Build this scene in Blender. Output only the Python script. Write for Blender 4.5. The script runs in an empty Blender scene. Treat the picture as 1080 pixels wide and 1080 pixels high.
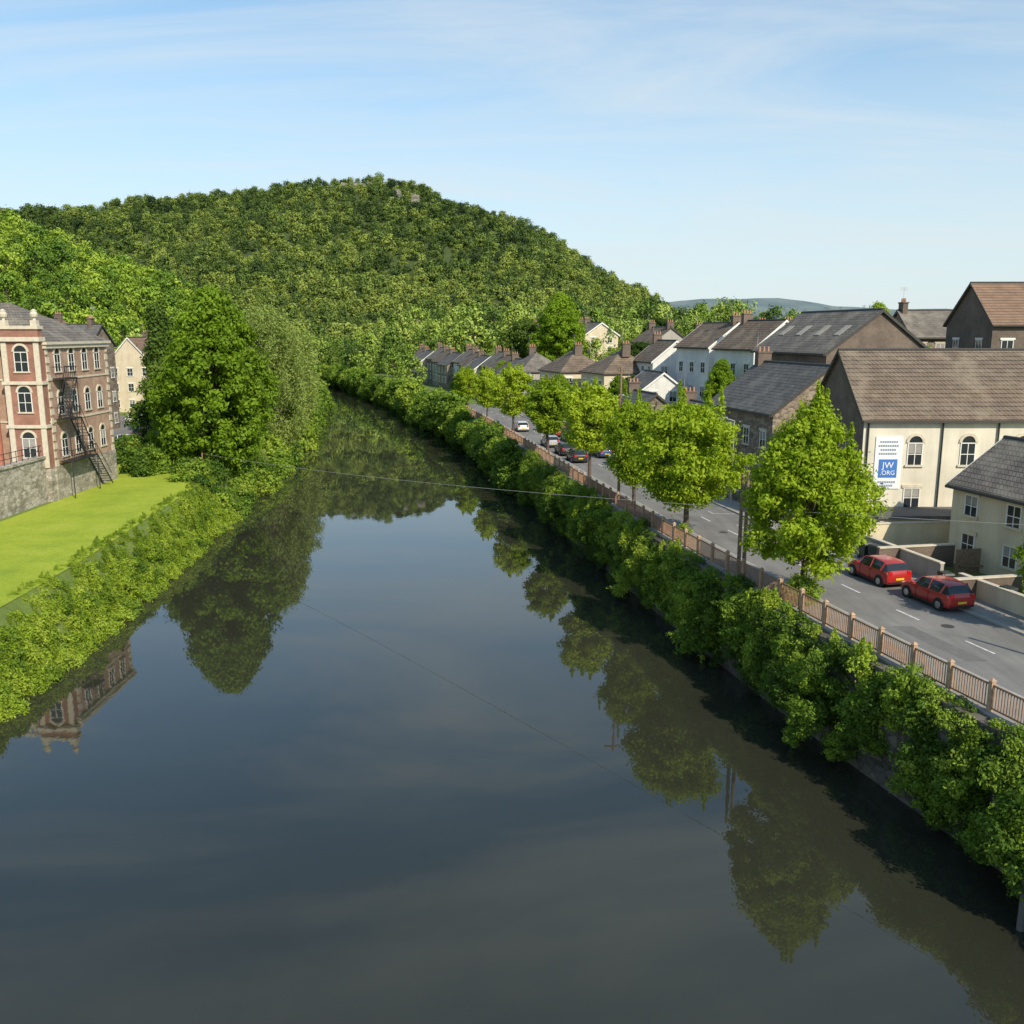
import bpy, bmesh, math, numpy as np
from mathutils import Vector, Matrix
from math import radians, sin, cos, pi
RNG=np.random.default_rng(7)
scene=bpy.context.scene
COL=scene.collection

# ------------------------------------------------------------------ materials
def newmat(name):
    m=bpy.data.materials.new(name); m.use_nodes=True
    nt=m.node_tree; b=nt.nodes.get('Principled BSDF')
    return m,nt,b
def N(nt,t,**k):
    n=nt.nodes.new(t)
    for a,v in k.items(): setattr(n,a,v)
    return n
def ramp(nt,fac,stops):
    r=N(nt,'ShaderNodeValToRGB'); e=r.color_ramp.elements
    while len(e)<len(stops): e.new(0.5)
    for i,(p,c) in enumerate(stops):
        e[i].position=p; e[i].color=(c[0],c[1],c[2],1)
    nt.links.new(fac,r.inputs[0]); return r.outputs[0]
def coords(nt,scale=(1,1,1)):
    tc=N(nt,'ShaderNodeTexCoord'); mp=N(nt,'ShaderNodeMapping'); mp.inputs['Scale'].default_value=scale
    nt.links.new(tc.outputs['Object'],mp.inputs[0]); return mp.outputs[0]
def noise(nt,vec,scale,detail=6,rough=.6):
    n=N(nt,'ShaderNodeTexNoise'); n.inputs['Scale'].default_value=scale; n.inputs['Detail'].default_value=detail
    n.inputs['Roughness'].default_value=rough; nt.links.new(vec,n.inputs['Vector']); return n.outputs['Fac']
def bump(nt,b,h,st,dist=.05):
    bp=N(nt,'ShaderNodeBump'); bp.inputs['Strength'].default_value=st; bp.inputs['Distance'].default_value=dist
    nt.links.new(h,bp.inputs['Height']); nt.links.new(bp.outputs[0],b.inputs['Normal'])
def mixc(nt,f,a,b,mode='MIX'):
    m=N(nt,'ShaderNodeMix'); m.data_type='RGBA'; m.blend_type=mode
    for s,v in ((0,f),(6,a),(7,b)):
        if hasattr(v,'is_linked') or hasattr(v,'links'): nt.links.new(v,m.inputs[s])
        elif s==0: m.inputs[0].default_value=v
        else: m.inputs[s].default_value=(v[0],v[1],v[2],1)
    return m.outputs[2]
def plain(name,c,rough=.7,metal=0,var=.15,scale=3):
    m,nt,b=newmat(name); v=coords(nt)
    f=noise(nt,v,scale)
    lo=[x*(1-var) for x in c]; hi=[x*(1+var) for x in c]
    nt.links.new(ramp(nt,f,[(.3,lo),(.7,hi)]),b.inputs['Base Color'])
    b.inputs['Roughness'].default_value=rough; b.inputs['Metallic'].default_value=metal
    return m
def render_wall(name,c):
    m,nt,b=newmat(name); v=coords(nt); v2=coords(nt,(2.5,2.5,.25))
    f=noise(nt,v,.6); f2=noise(nt,v2,.7)
    a=ramp(nt,f,[(.3,[x*.82 for x in c]),(.7,c)])
    st=ramp(nt,f2,[(.3,(.66,.62,.56)),(.62,(1,1,1))])
    nt.links.new(mixc(nt,.4,a,st,'MULTIPLY'),b.inputs['Base Color']); b.inputs['Roughness'].default_value=.9
    bump(nt,b,noise(nt,v,25),.3,.02)
    return m
def brick_wall(name,c1,c2,mortar,w=.23,h=.08,sz=.012,vary=.4,patch=None):
    m,nt,b=newmat(name)
    tc=N(nt,'ShaderNodeTexCoord'); sp=N(nt,'ShaderNodeSeparateXYZ'); nt.links.new(tc.outputs['Object'],sp.inputs[0])
    ad=N(nt,'ShaderNodeMath',operation='ADD'); nt.links.new(sp.outputs[0],ad.inputs[0]); nt.links.new(sp.outputs[1],ad.inputs[1])
    cb=N(nt,'ShaderNodeCombineXYZ'); nt.links.new(ad.outputs[0],cb.inputs[0]); nt.links.new(sp.outputs[2],cb.inputs[1])
    br=N(nt,'ShaderNodeTexBrick'); nt.links.new(cb.outputs[0],br.inputs['Vector'])
    br.inputs['Scale'].default_value=1; br.inputs['Brick Width'].default_value=w; br.inputs['Row Height'].default_value=h
    br.inputs['Mortar Size'].default_value=sz; br.inputs['Bias'].default_value=0
    br.inputs['Color1'].default_value=(*c1,1); br.inputs['Color2'].default_value=(*c2,1); br.inputs['Mortar'].default_value=(*mortar,1)
    f=noise(nt,tc.outputs['Object'],.7,8)
    st=ramp(nt,f,[(.3,(1-vary,)*3),(.7,(1.12,1.1,1.08))])
    c=mixc(nt,1,br.outputs['Color'],st,'MULTIPLY')
    if patch:
        pf=ramp(nt,noise(nt,tc.outputs['Object'],.35,7,.7),[(.5,(0,0,0)),(.72,(.75,.75,.75))]); c=mixc(nt,pf,c,patch)
    nt.links.new(c,b.inputs['Base Color'])
    b.inputs['Roughness'].default_value=.85
    bump(nt,b,br.outputs['Fac'],-.5,.03)
    return m
def stone_wall(name,cs,scale=2.2):
    m,nt,b=newmat(name); v=coords(nt,(1,1,1.7))
    vo=N(nt,'ShaderNodeTexVoronoi'); vo.inputs['Scale'].default_value=scale; nt.links.new(v,vo.inputs['Vector'])
    sp=N(nt,'ShaderNodeSeparateColor'); nt.links.new(vo.outputs['Color'],sp.inputs[0])
    c=ramp(nt,sp.outputs[0],[(0,cs[0]),(.5,cs[1]),(1,cs[2])])
    ve=N(nt,'ShaderNodeTexVoronoi'); ve.feature='DISTANCE_TO_EDGE'; ve.inputs['Scale'].default_value=scale; nt.links.new(v,ve.inputs['Vector'])
    e=ramp(nt,ve.outputs['Distance'],[(.0,(.45,.43,.4)),(.06,(1,1,1))])
    st=ramp(nt,noise(nt,v,.5),[(.3,(.6,.6,.55)),(.7,(1.1,1.1,1.1))])
    nt.links.new(mixc(nt,1,mixc(nt,1,c,e,'MULTIPLY'),st,'MULTIPLY'),b.inputs['Base Color']); b.inputs['Roughness'].default_value=.9
    bump(nt,b,ve.outputs['Distance'],.5,.08)
    return m
def leafmat(name,dark,mid,light,trans=.3,patch=0,pscale=.012,yb=None):
    m,nt,b=newmat(name)
    at=N(nt,'ShaderNodeAttribute'); at.attribute_name='tint'
    oi=N(nt,'ShaderNodeObjectInfo')
    mm=N(nt,'ShaderNodeMath',operation='MULTIPLY_ADD'); nt.links.new(oi.outputs['Random'],mm.inputs[0]); mm.inputs[1].default_value=.62
    m2=N(nt,'ShaderNodeMath',operation='MULTIPLY'); nt.links.new(at.outputs['Fac'],m2.inputs[0]); m2.inputs[1].default_value=.38
    nt.links.new(m2.outputs[0],mm.inputs[2]); fac=mm.outputs[0]
    if patch:
        nz=noise(nt,oi.outputs['Location'],pscale,4)
        s=N(nt,'ShaderNodeMath',operation='MULTIPLY_ADD'); nt.links.new(nz,s.inputs[0]); s.inputs[1].default_value=patch; s.inputs[2].default_value=-patch*.5
        q=N(nt,'ShaderNodeMath',operation='ADD'); nt.links.new(s.outputs[0],q.inputs[0]); nt.links.new(fac,q.inputs[1]); fac=q.outputs[0]
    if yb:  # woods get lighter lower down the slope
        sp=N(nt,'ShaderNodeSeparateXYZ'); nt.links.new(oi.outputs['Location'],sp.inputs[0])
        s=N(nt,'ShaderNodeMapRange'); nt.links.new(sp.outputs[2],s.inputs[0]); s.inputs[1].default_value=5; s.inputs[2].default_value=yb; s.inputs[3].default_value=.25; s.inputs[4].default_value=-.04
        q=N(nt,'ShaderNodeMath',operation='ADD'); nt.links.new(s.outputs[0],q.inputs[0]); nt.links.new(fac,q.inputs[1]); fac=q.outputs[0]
    c=ramp(nt,fac,[(.12,dark),(.5,mid),(.88,light)])
    nt.links.new(c,b.inputs['Base Color']); b.inputs['Roughness'].default_value=.6; b.inputs['Specular IOR Level'].default_value=.2
    if trans>0:
        t=N(nt,'ShaderNodeBsdfTranslucent')
        nt.links.new(mixc(nt,1,c,(1.2,1.2,.6),'MULTIPLY'),t.inputs[0])
        mx=N(nt,'ShaderNodeMixShader'); mx.inputs[0].default_value=trans
        nt.links.new(b.outputs[0],mx.inputs[1]); nt.links.new(t.outputs[0],mx.inputs[2])
        nt.links.new(mx.outputs[0],nt.nodes['Material Output'].inputs[0])
    return m

M={}
M['bark']=plain('bark',(.10,.075,.055),.9,scale=8,var=.4)
M['leaf_lime']=leafmat('leaf_lime',(.15,.24,.015),(.30,.41,.022),(.44,.54,.045),.4)
M['leaf_mid']=leafmat('leaf_mid',(.11,.19,.012),(.23,.36,.022),(.36,.47,.04),.35)
M['leaf_dark']=leafmat('leaf_dark',(.04,.08,.012),(.085,.145,.018),(.15,.22,.03),.2)
M['leaf_willow']=leafmat('leaf_willow',(.17,.23,.06),(.29,.37,.09),(.40,.47,.14),.35)
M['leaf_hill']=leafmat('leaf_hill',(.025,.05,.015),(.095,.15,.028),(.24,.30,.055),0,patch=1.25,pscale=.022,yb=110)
M['leaf_slope']=leafmat('leaf_slope',(.07,.14,.018),(.18,.29,.028),(.32,.42,.045),0,patch=.8,pscale=.03)
M['leaf_valley']=leafmat('leaf_valley',(.045,.09,.02),(.18,.28,.035),(.36,.44,.09),0,patch=.8,pscale=.03)
M['leaf_bank']=leafmat('leaf_bank',(.06,.12,.018),(.18,.29,.032),(.35,.45,.06),.35,patch=.9,pscale=.2)
M['leaf_grassy']=leafmat('leaf_grassy',(.14,.22,.02),(.29,.40,.035),(.42,.51,.07),.35,patch=.5,pscale=.15)
M['cream']=render_wall('cream_render',(.70,.60,.43))
M['white']=render_wall('white_render',(.78,.77,.74))
M['chapel']=render_wall('chapel_render',(.76,.70,.57))
M['grey']=render_wall('grey_render',(.42,.39,.34))
M['redbrick']=brick_wall('red_brick',(.38,.19,.12),(.48,.28,.19),(.46,.38,.30),patch=(.46,.36,.27))
M['bayred']=brick_wall('bay_red_brick',(.30,.11,.07),(.36,.15,.10),(.32,.22,.17))
M['brownbrick']=brick_wall('brown_brick',(.14,.095,.07),(.19,.135,.10),(.16,.14,.12))
M['pennant']=stone_wall('pennant_stone',((.17,.14,.11),(.29,.235,.18),(.38,.31,.235)))
M['stone']=stone_wall('rubble_stone',((.30,.27,.22),(.43,.38,.32),(.55,.50,.43)),1.8)
M['riverwall']=stone_wall('river_wall_stone',((.07,.06,.05),(.12,.105,.085),(.18,.16,.13)),1.4)
M['tile_brown']=brick_wall('brown_roof_tile',(.18,.13,.09),(.23,.17,.125),(.05,.04,.03),.3,.28,.03,.3,patch=(.25,.215,.15))
M['tile_red']=brick_wall('red_roof_tile',(.26,.16,.10),(.32,.20,.13),(.07,.05,.04),.3,.28,.03,.3)
M['slate']=brick_wall('roof_slate',(.12,.115,.112),(.165,.158,.15),(.04,.04,.04),.3,.24,.02,.35,patch=(.2,.19,.16))
M['slate_warm']=brick_wall('weathered_slate',(.17,.15,.125),(.23,.205,.17),(.06,.05,.05),.3,.24,.02,.35,patch=(.28,.25,.19))
M['trim']=plain('white_paint',(.75,.74,.70),.5,var=.05)
M['sandtrim']=plain('sandstone_trim',(.58,.51,.40),.8)
M['terracotta']=plain('terracotta',(.38,.14,.09),.7)
M['black']=plain('black_paint',(.02,.02,.022),.5)
M['pot']=plain('chimney_pot',(.42,.22,.13),.8)
M['lead']=plain('dark_fascia',(.05,.045,.04),.6)
M['wood']=plain('weathered_wood',(.21,.14,.09),.85,scale=6,var=.3)
M['rail']=plain('rust_brown_rail',(.29,.165,.10),.7,scale=5,var=.3)
M['post']=plain('brown_post',(.42,.275,.175),.8,scale=5,var=.25)
M['rock']=stone_wall('crag_rock',((.15,.14,.12),(.24,.22,.18),(.33,.30,.25)),.35)
m,nt,b=newmat('window_glass'); b.inputs['Base Color'].default_value=(.025,.03,.035,1); b.inputs['Roughness'].default_value=.08; M['glass']=m
def paint(n,c):
    m,nt,b=newmat(n); b.inputs['Base Color'].default_value=(*c,1); b.inputs['Roughness'].default_value=.3; b.inputs['Coat Weight'].default_value=.6; return m
M['car_red']=paint('red_car_paint',(.38,.022,.018)); M['car_white']=paint('white_car_paint',(.7,.7,.7)); M['car_black']=paint('black_car_paint',(.02,.02,.025)); M['car_silver']=paint('silver_car_paint',(.35,.36,.38)); M['car_blue']=paint('blue_car_paint',(.03,.06,.18))
M['tyre']=plain('tyre',(.02,.02,.02),.9); M['alloy']=plain('alloy',(.45,.45,.46),.35,.8)
M['lamp_red']=paint('tail_lamp',(.5,.01,.01)); M['lamp_white']=paint('head_lamp',(.8,.8,.8)); M['plate_y']=paint('plate_yellow',(.75,.55,.03))
M['signwhite']=plain('sign_white',(.78,.78,.78),.5,var=.03); M['signblue']=plain('sign_blue',(.05,.17,.5),.5,var=.05); M['signgrey']=plain('sign_text_grey',(.25,.3,.4),.5)
M['binm']=plain('bin_plastic',(.03,.04,.035),.5)
m,nt,b=newmat('asphalt'); v=coords(nt); vs=coords(nt,(1.2,.12,1))
a=ramp(nt,noise(nt,v,.35),[(.3,(.175,.167,.158)),(.7,(.24,.23,.215))]); a2=ramp(nt,noise(nt,v,30),[(.3,(.8,.8,.8)),(.7,(1.15,1.15,1.15))])
a3=ramp(nt,noise(nt,vs,.9,4),[(.35,(.82,.82,.82)),(.6,(1.05,1.05,1.05))])
nt.links.new(mixc(nt,1,mixc(nt,1,a,a2,'MULTIPLY'),a3,'MULTIPLY'),b.inputs['Base Color']); b.inputs['Roughness'].default_value=.85; M['asphalt']=m
m,nt,b=newmat('paving'); v=coords(nt)
nt.links.new(ramp(nt,noise(nt,v,.8),[(.3,(.23,.215,.19)),(.7,(.33,.31,.275))]),b.inputs['Base Color']); b.inputs['Roughness'].default_value=.9; M['paving']=m
M['kerb']=plain('kerb_stone',(.36,.35,.32),.9); M['marking']=plain('road_paint',(.62,.62,.6),.7,var=.3,scale=5)
def grassmat(name,c1,c2,c3,s1=.12):
    m,nt,b=newmat(name); v=coords(nt)
    f=noise(nt,v,s1,8,.7); f2=noise(nt,v,6,6,.8)
    a=ramp(nt,f,[(.3,c1),(.5,c2),(.72,c3)]); a2=ramp(nt,f2,[(.25,(.55,.6,.55)),(.75,(1.3,1.22,1.2))])
    nt.links.new(mixc(nt,1,a,a2,'MULTIPLY'),b.inputs['Base Color']); b.inputs['Roughness'].default_value=.9
    bump(nt,b,f2,.6,.1); return m
M['ground']=grassmat('ground_soil_grass',(.10,.14,.03),(.15,.21,.035),(.20,.24,.06))
M['lawn']=grassmat('lawn_grass',(.24,.34,.018),(.33,.42,.02),(.42,.48,.05),.25)
M['hillfloor']=grassmat('hill_floor',(.04,.055,.015),(.06,.09,.02),(.10,.12,.03))
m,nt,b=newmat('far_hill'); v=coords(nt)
nt.links.new(ramp(nt,noise(nt,v,.006,8),[(.35,(.10,.145,.155)),(.5,(.14,.185,.19)),(.65,(.20,.235,.225))]),b.inputs['Base Color']); b.inputs['Roughness'].default_value=1; M['farhill']=m  # pale bluish tones paint aerial haze into the hill colour
# water
m,nt,b=newmat('river_water'); v=coords(nt)
nt.links.new(ramp(nt,noise(nt,v,.05),[(.35,(.027,.028,.019)),(.7,(.037,.038,.026))]),b.inputs['Base Color'])
b.inputs['Roughness'].default_value=.012; b.inputs['IOR'].default_value=1.65; b.inputs['Specular Tint'].default_value=(1,.96,.90,1)
v3=coords(nt,(1,.35,1))
n1=N(nt,'ShaderNodeTexNoise'); n1.inputs['Scale'].default_value=1.3; n1.inputs['Detail'].default_value=5; nt.links.new(v3,n1.inputs['Vector'])
msk=ramp(nt,noise(nt,v,.06,3),[(.4,(.25,.25,.25)),(.65,(1,1,1))])
hm=N(nt,'ShaderNodeMath',operation='MULTIPLY'); nt.links.new(n1.outputs['Fac'],hm.inputs[0]); nt.links.new(msk,hm.inputs[1])
bump(nt,b,hm.outputs[0],.035,.1); M['water']=m

# ------------------------------------------------------------------ mesh helpers
def link(o,parent=None):
    COL.objects.link(o)
    if parent: o.parent=parent
    return o
def empty(name,loc,rot=0):
    e=bpy.data.objects.new(name,None); e.location=loc; e.rotation_euler=(0,0,rot); e.empty_display_size=.5; COL.objects.link(e); return e
class MB:
    def __init__(s): s.v=[];s.f=[];s.m=[]
    def poly(s,pts,m=0):
        i=len(s.v); s.v+= [tuple(p) for p in pts]; s.f.append(tuple(range(i,i+len(pts)))); s.m.append(m)
    def prism(s,A,B,m=0):
        n=len(A); i=len(s.v); s.v+=[tuple(p) for p in A]+[tuple(p) for p in B]
        s.f.append(tuple(range(i,i+n))[::-1]); s.f.append(tuple(range(i+n,i+2*n)))
        for k in range(n): s.f.append((i+k,i+(k+1)%n,i+n+(k+1)%n,i+n+k))
        s.m+=[m]*(n+2)
    def box(s,x0,x1,y0,y1,z0,z1,m=0):
        s.prism([(x0,y0,z0),(x1,y0,z0),(x1,y1,z0),(x0,y1,z0)],[(x0,y0,z1),(x1,y0,z1),(x1,y1,z1),(x0,y1,z1)],m)
    def cyl(s,p0,p1,r0,r1,n=8,m=0):
        p0=Vector(p0);p1=Vector(p1);d=(p1-p0).normalized(); a=d.orthogonal().normalized(); c=d.cross(a)
        A=[p0+(a*cos(2*pi*k/n)+c*sin(2*pi*k/n))*r0 for k in range(n)];B=[p1+(a*cos(2*pi*k/n)+c*sin(2*pi*k/n))*r1 for k in range(n)]
        s.prism(A,B,m)
    def obj(s,name,mats,parent=None,smooth=False):
        me=bpy.data.meshes.new(name); me.from_pydata(s.v,[],s.f)
        for x in mats: me.materials.append(x)
        me.polygons.foreach_set('material_index',s.m)
        bm=bmesh.new(); bm.from_mesh(me); bmesh.ops.recalc_face_normals(bm,faces=bm.faces); bm.to_mesh(me); bm.free()
        if smooth: me.polygons.foreach_set('use_smooth',[True]*len(me.polygons))
        o=bpy.data.objects.new(name,me); return link(o,parent)
def sheet(name,xs,ys,zs,mat,smooth=True):
    n,mm=xs.shape; v=np.stack([xs,ys,zs],-1).reshape(-1,3)
    idx=np.arange(n*mm).reshape(n,mm)
    f=np.stack([idx[:-1,:-1],idx[:-1,1:],idx[1:,1:],idx[1:,:-1]],-1).reshape(-1,4)
    me=quadmesh(name,v,f); me.materials.append(mat)
    if smooth: me.polygons.foreach_set('use_smooth',[True]*len(me.polygons))
    return link(bpy.data.objects.new(name,me))
def quadmesh(name,v,f,mi=None,tint=None):
    me=bpy.data.meshes.new(name); v=np.asarray(v,np.float32); f=np.asarray(f,np.int32)
    me.vertices.add(len(v)); me.vertices.foreach_set('co',v.ravel())
    me.loops.add(f.size); me.loops.foreach_set('vertex_index',f.ravel())
    me.polygons.add(len(f)); me.polygons.foreach_set('loop_start',np.arange(len(f),dtype=np.int32)*4)
    try: me.polygons.foreach_set('loop_total',np.full(len(f),4,np.int32))
    except Exception: pass
    if mi is not None: me.polygons.foreach_set('material_index',np.asarray(mi,np.int32))
    if tint is not None:
        a=me.attributes.new('tint','FLOAT','FACE'); a.data.foreach_set('value',np.asarray(tint,np.float32))
    me.update(calc_edges=True); me.validate(); return me

# ------------------------------------------------------------------ foliage
def unit(a): return a/np.maximum(np.linalg.norm(a,axis=-1,keepdims=True),1e-6)
def leaves(c,n,size,rng,aspect=.55):
    k=len(c); r=unit(rng.normal(size=(k,3))); a=unit(np.cross(n,r)); b=np.cross(n,a)
    s=(size*rng.uniform(.6,1.3,(k,1)))
    p0=c-a*s; p1=c+b*s*aspect+n*s*.15; p2=c+a*s-n*s*.15; p3=c-b*s*aspect+n*s*.15
    v=np.stack([p0,p1,p2,p3],1).reshape(-1,3); f=np.arange(4*k).reshape(k,4); return v,f
def prof(shape,t):
    if shape=='egg': return np.where(t<.35,np.sqrt(np.clip(1-((.35-t)/.4)**2,0,1)),np.clip(1-((t-.35)/.68)**1.7,0.02,1))
    if shape=='cone': return np.clip(1.05-t,0,1)*np.minimum(1,t*8+.3)
    return np.sqrt(np.clip(1-(2*t-1)**2,0.02,1))
def tube(pts,rads,n=6):
    V=[];F=[]
    for i,(p,r) in enumerate(zip(pts,rads)):
        d=Vector(pts[min(i+1,len(pts)-1)])-Vector(pts[max(i-1,0)]); d.normalize()
        a=d.cross(Vector((.3,1,.1))).normalized(); c=d.cross(a)
        for k in range(n): V.append(tuple(Vector(p)+(a*cos(2*pi*k/n)+c*sin(2*pi*k/n))*r))
    for i in range(len(pts)-1):
        for k in range(n): F.append((i*n+k,i*n+(k+1)%n,(i+1)*n+(k+1)%n,(i+1)*n+k))
    return np.array(V),np.array(F)
def tree_mesh(name,H,th,R,shape,ncl,lpc,ls,leafm,seed,rc=(.2,.32),trunk=.0,spiky=0,droop=0,nr=.55,asp=.55):
    rng=np.random.default_rng(seed)
    t=rng.uniform(0.02,.97,ncl); th2=rng.uniform(0,2*pi,ncl)
    lob=1+.15*np.sin(th2*2+seed)+.10*np.sin(th2*3+2*seed+t*5)+.07*np.sin(th2*5+t*11+seed)
    cr=R*rng.uniform(rc[0],rc[1],ncl)
    pr=prof(shape,t)
    rad=np.maximum(pr*R*lob-cr*.7,0)*rng.uniform(0,1,ncl)**.38
    C=np.stack([rad*np.cos(th2),rad*np.sin(th2),th+(H-th)*t*.97],-1)
    C[:,2]=np.clip(C[:,2],th+.1,H-cr*.5)
    ct=rng.uniform(0,1,ncl)
    k=ncl*lpc; ci=np.repeat(np.arange(ncl),lpc)
    d=unit(rng.normal(size=(k,3))); rr=np.abs(rng.normal(.85,.28,(k,1)))
    flat=np.stack([rng.uniform(.8,1.25,ncl),rng.uniform(.8,1.25,ncl),rng.uniform(.55,.9,ncl)],-1)[ci]; pos=C[ci]+d*rr*cr[ci][:,None]*flat
    if droop: pos[:,2]-=rng.uniform(0,droop,k)*(np.abs(d[:,0])+.2)
    if spiky:
        sp=rng.choice(ncl,spiky)
        for q in sp:
            msk=ci==q; u=rng.uniform(0,1,msk.sum()); pos[msk]=C[q]+np.stack([rng.normal(0,.16,msk.sum())*(1-u),rng.normal(0,.16,msk.sum())*(1-u),u*R*.5],-1)+(pos[msk]-C[q])*.45*(1-u)[:,None]
    nrm=unit(d+rng.normal(size=(k,3))*nr+np.array([0,0,.25]))
    lv,lf=leaves(pos,nrm,ls,rng,asp)
    tint=np.clip(ct[ci]*.55+rng.uniform(0,.45,k),0,1)
    Vs=[lv];Fs=[lf];mi=[np.ones(k,int)];ti=[tint]; off=len(lv)
    if trunk>0:
        top=th+(H-th)*.75
        pts=[(0,0,-.3),(0.03,0,th*.5),(.08*R*.3,.05,th),(-.05*R*.3,.05,(th+top)/2),(0,0,top)]
        v,f=tube(pts,[trunk*1.25,trunk,trunk*.85,trunk*.5,trunk*.12],8); Vs.append(v);Fs.append(f+off);off+=len(v);mi.append(np.zeros(len(f),int));ti.append(np.zeros(len(f)))
        for q in rng.choice(ncl,min(18,ncl),replace=False):
            z0=th*.85+(C[q,2]-th)*.45; z0=min(z0,top)
            p0=Vector((0,0,z0)); p2=Vector(C[q]); pm=(p0+p2)/2+Vector((0,0,.12*R))
            v,f=tube([p0,pm,p2],[trunk*.4,trunk*.22,trunk*.06],5); Vs.append(v);Fs.append(f+off);off+=len(v);mi.append(np.zeros(len(f),int));ti.append(np.zeros(len(f)))
    me=quadmesh(name,np.concatenate(Vs),np.concatenate(Fs),np.concatenate(mi),np.concatenate(ti))
    me.materials.append(M['bark']); me.materials.append(leafm); return me
def place(name,me,loc,rot=0,sc=1):
    o=bpy.data.objects.new(name,me); o.location=loc; o.rotation_euler=(0,0,rot)
    o.scale=(sc,sc,sc) if np.isscalar(sc) else sc; return link(o)
def scatter(name,pts,scl,rot,protos):
    pts=np.asarray(pts,np.float32); k=len(pts)
    coll=bpy.data.collections.new(name+'_source')
    for i,me in enumerate(protos):
        o=bpy.data.objects.new('%s_proto_%02d'%(name,i),me); coll.objects.link(o)
    me=bpy.data.meshes.new(name); me.vertices.add(k); me.vertices.foreach_set('co',pts.ravel())
    scl=np.asarray(scl,np.float32)
    if scl.ndim==1: scl=np.stack([scl]*3,-1)
    a=me.attributes.new('scl','FLOAT_VECTOR','POINT'); a.data.foreach_set('vector',scl.astype(np.float32).ravel())
    r=np.zeros((k,3),np.float32); r[:,2]=rot
    a=me.attributes.new('rot','FLOAT_VECTOR','POINT'); a.data.foreach_set('vector',r.ravel())
    a=me.attributes.new('pick','INT','POINT'); a.data.foreach_set('value',RNG.integers(0,len(protos),k).astype(np.int32))
    o=link(bpy.data.objects.new(name,me))
    ng=bpy.data.node_groups.new(name+'_nodes','GeometryNodeTree')
    ng.interface.new_socket('Geometry',in_out='INPUT',socket_type='NodeSocketGeometry'); ng.interface.new_socket('Geometry',in_out='OUTPUT',socket_type='NodeSocketGeometry')
    gi=ng.nodes.new('NodeGroupInput'); go=ng.nodes.new('NodeGroupOutput'); ip=ng.nodes.new('GeometryNodeInstanceOnPoints')
    ci=ng.nodes.new('GeometryNodeCollectionInfo'); ci.inputs['Collection'].default_value=coll; ci.inputs['Separate Children'].default_value=True; ci.inputs['Reset Children'].default_value=True
    def na(n,t):
        x=ng.nodes.new('GeometryNodeInputNamedAttribute'); x.data_type=t; x.inputs['Name'].default_value=n
        return [s for s in x.outputs if s.enabled and s.name=='Attribute'][0]
    L=ng.links.new
    L(gi.outputs[0],ip.inputs['Points']); L(ci.outputs[0],ip.inputs['Instance']); ip.inputs['Pick Instance'].default_value=True
    L(na('pick','INT'),ip.inputs['Instance Index']); L(na('rot','FLOAT_VECTOR'),ip.inputs['Rotation']); L(na('scl','FLOAT_VECTOR'),ip.inputs['Scale'])
    L(ip.outputs[0],go.inputs[0])
    md=o.modifiers.new('scatter','NODES'); md.node_group=ng; return o

# ------------------------------------------------------------------ layout curves (metres, water level z=0)
_ry=np.arange(-400,1300,2.0)
def curve(ys,xs):
    x=np.interp(_ry,ys,xs); k=np.hanning(13); k/=k.sum(); xp=np.pad(x,6,mode='edge'); x=np.convolve(xp,k,'valid')
    return lambda y: np.interp(y,_ry,x)
rail=curve([-400,-40,0,20,31.9,43.9,61.6,85,113.5,150,176,240,317,360,420,1300],[150,41,28.7,22.4,18.9,15.6,11.7,7.2,2.3,-4.5,-10,-27,-52,-75,-125,-125])
Lw=curve([-400,0,45,62,100,135,176,244,302,350,420,1300],[-26,-26,-26.9,-27.4,-30.6,-34,-40,-51,-64,-92,-150,-150])
Rw=lambda y: rail(y)-1.9-np.clip((np.asarray(y)-50)/100,0,1)*.8
def ss(a,b,x): t=np.clip((np.asarray(x,float)-a)/(b-a),0,1); return t*t*(3-2*t)
ZR=5.15; ZP=5.27; ZL=3.9
def gR(off,y):
    a=30-14*ss(60,110,y)
    return ZR+10*ss(a,a+34,off)
def gz(x,y):
    if x>rail(y)-1: return float(gR(x-rail(y),y))
    return ZL
ys=np.concatenate([[-6000,-1500],np.arange(-400,440,6.0),[470,520,600,800,1200,2500,6000]])
rows=[]
for y in ys:
    l=float(Lw(y)); r=float(Rw(y)); ra=float(rail(y)); op=1-float(ss(400,430,y))
    c=[(l-d,ZL) for d in (7000,2500,900,400,200,120,80,50,30,15,8,2.5)]
    c+=[(l-1.2,ZL+(2.0-ZL)*op),(l,ZL+(-.1-ZL)*op),(l+1.5,ZL+(-1.6-ZL)*op),(r-.5,ZL+(-1.6-ZL)*op),(r+.9,ZL+(-1.2-ZL)*op),(r+1.0,ZR)]
    c+=[(ra+o,float(gR(o,y))) for o in (0,4,8,12,16,20,24,28,32,36,40,44,48,54,60,70,90,150,300,800,2500,7000)]
    rows.append([(x,y,z) for x,z in c])
A=np.array(rows); sheet('ground',A[...,0],A[...,1],A[...,2],M['ground'],False)
yy=np.arange(-300,436,6.0); l=Lw(yy)-.8; r=Rw(yy)+.95
A=np.stack([np.stack([l+(r-l)*t,yy,yy*0],-1) for t in np.linspace(0,1,8)],1); sheet('river_water',A[...,0],A[...,1],A[...,2],M['water'])
yy=np.arange(-60,113,4.0)
A=np.stack([np.stack([(Lw(yy)-2.45)*(1-t)+(-42.9-ss(98,100,yy)*14)*t,yy,yy*0+ZL+.02],-1) for t in (0,.33,.66,1)],1); sheet('lawn',A[...,0],A[...,1],A[...,2],M['lawn'])
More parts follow.
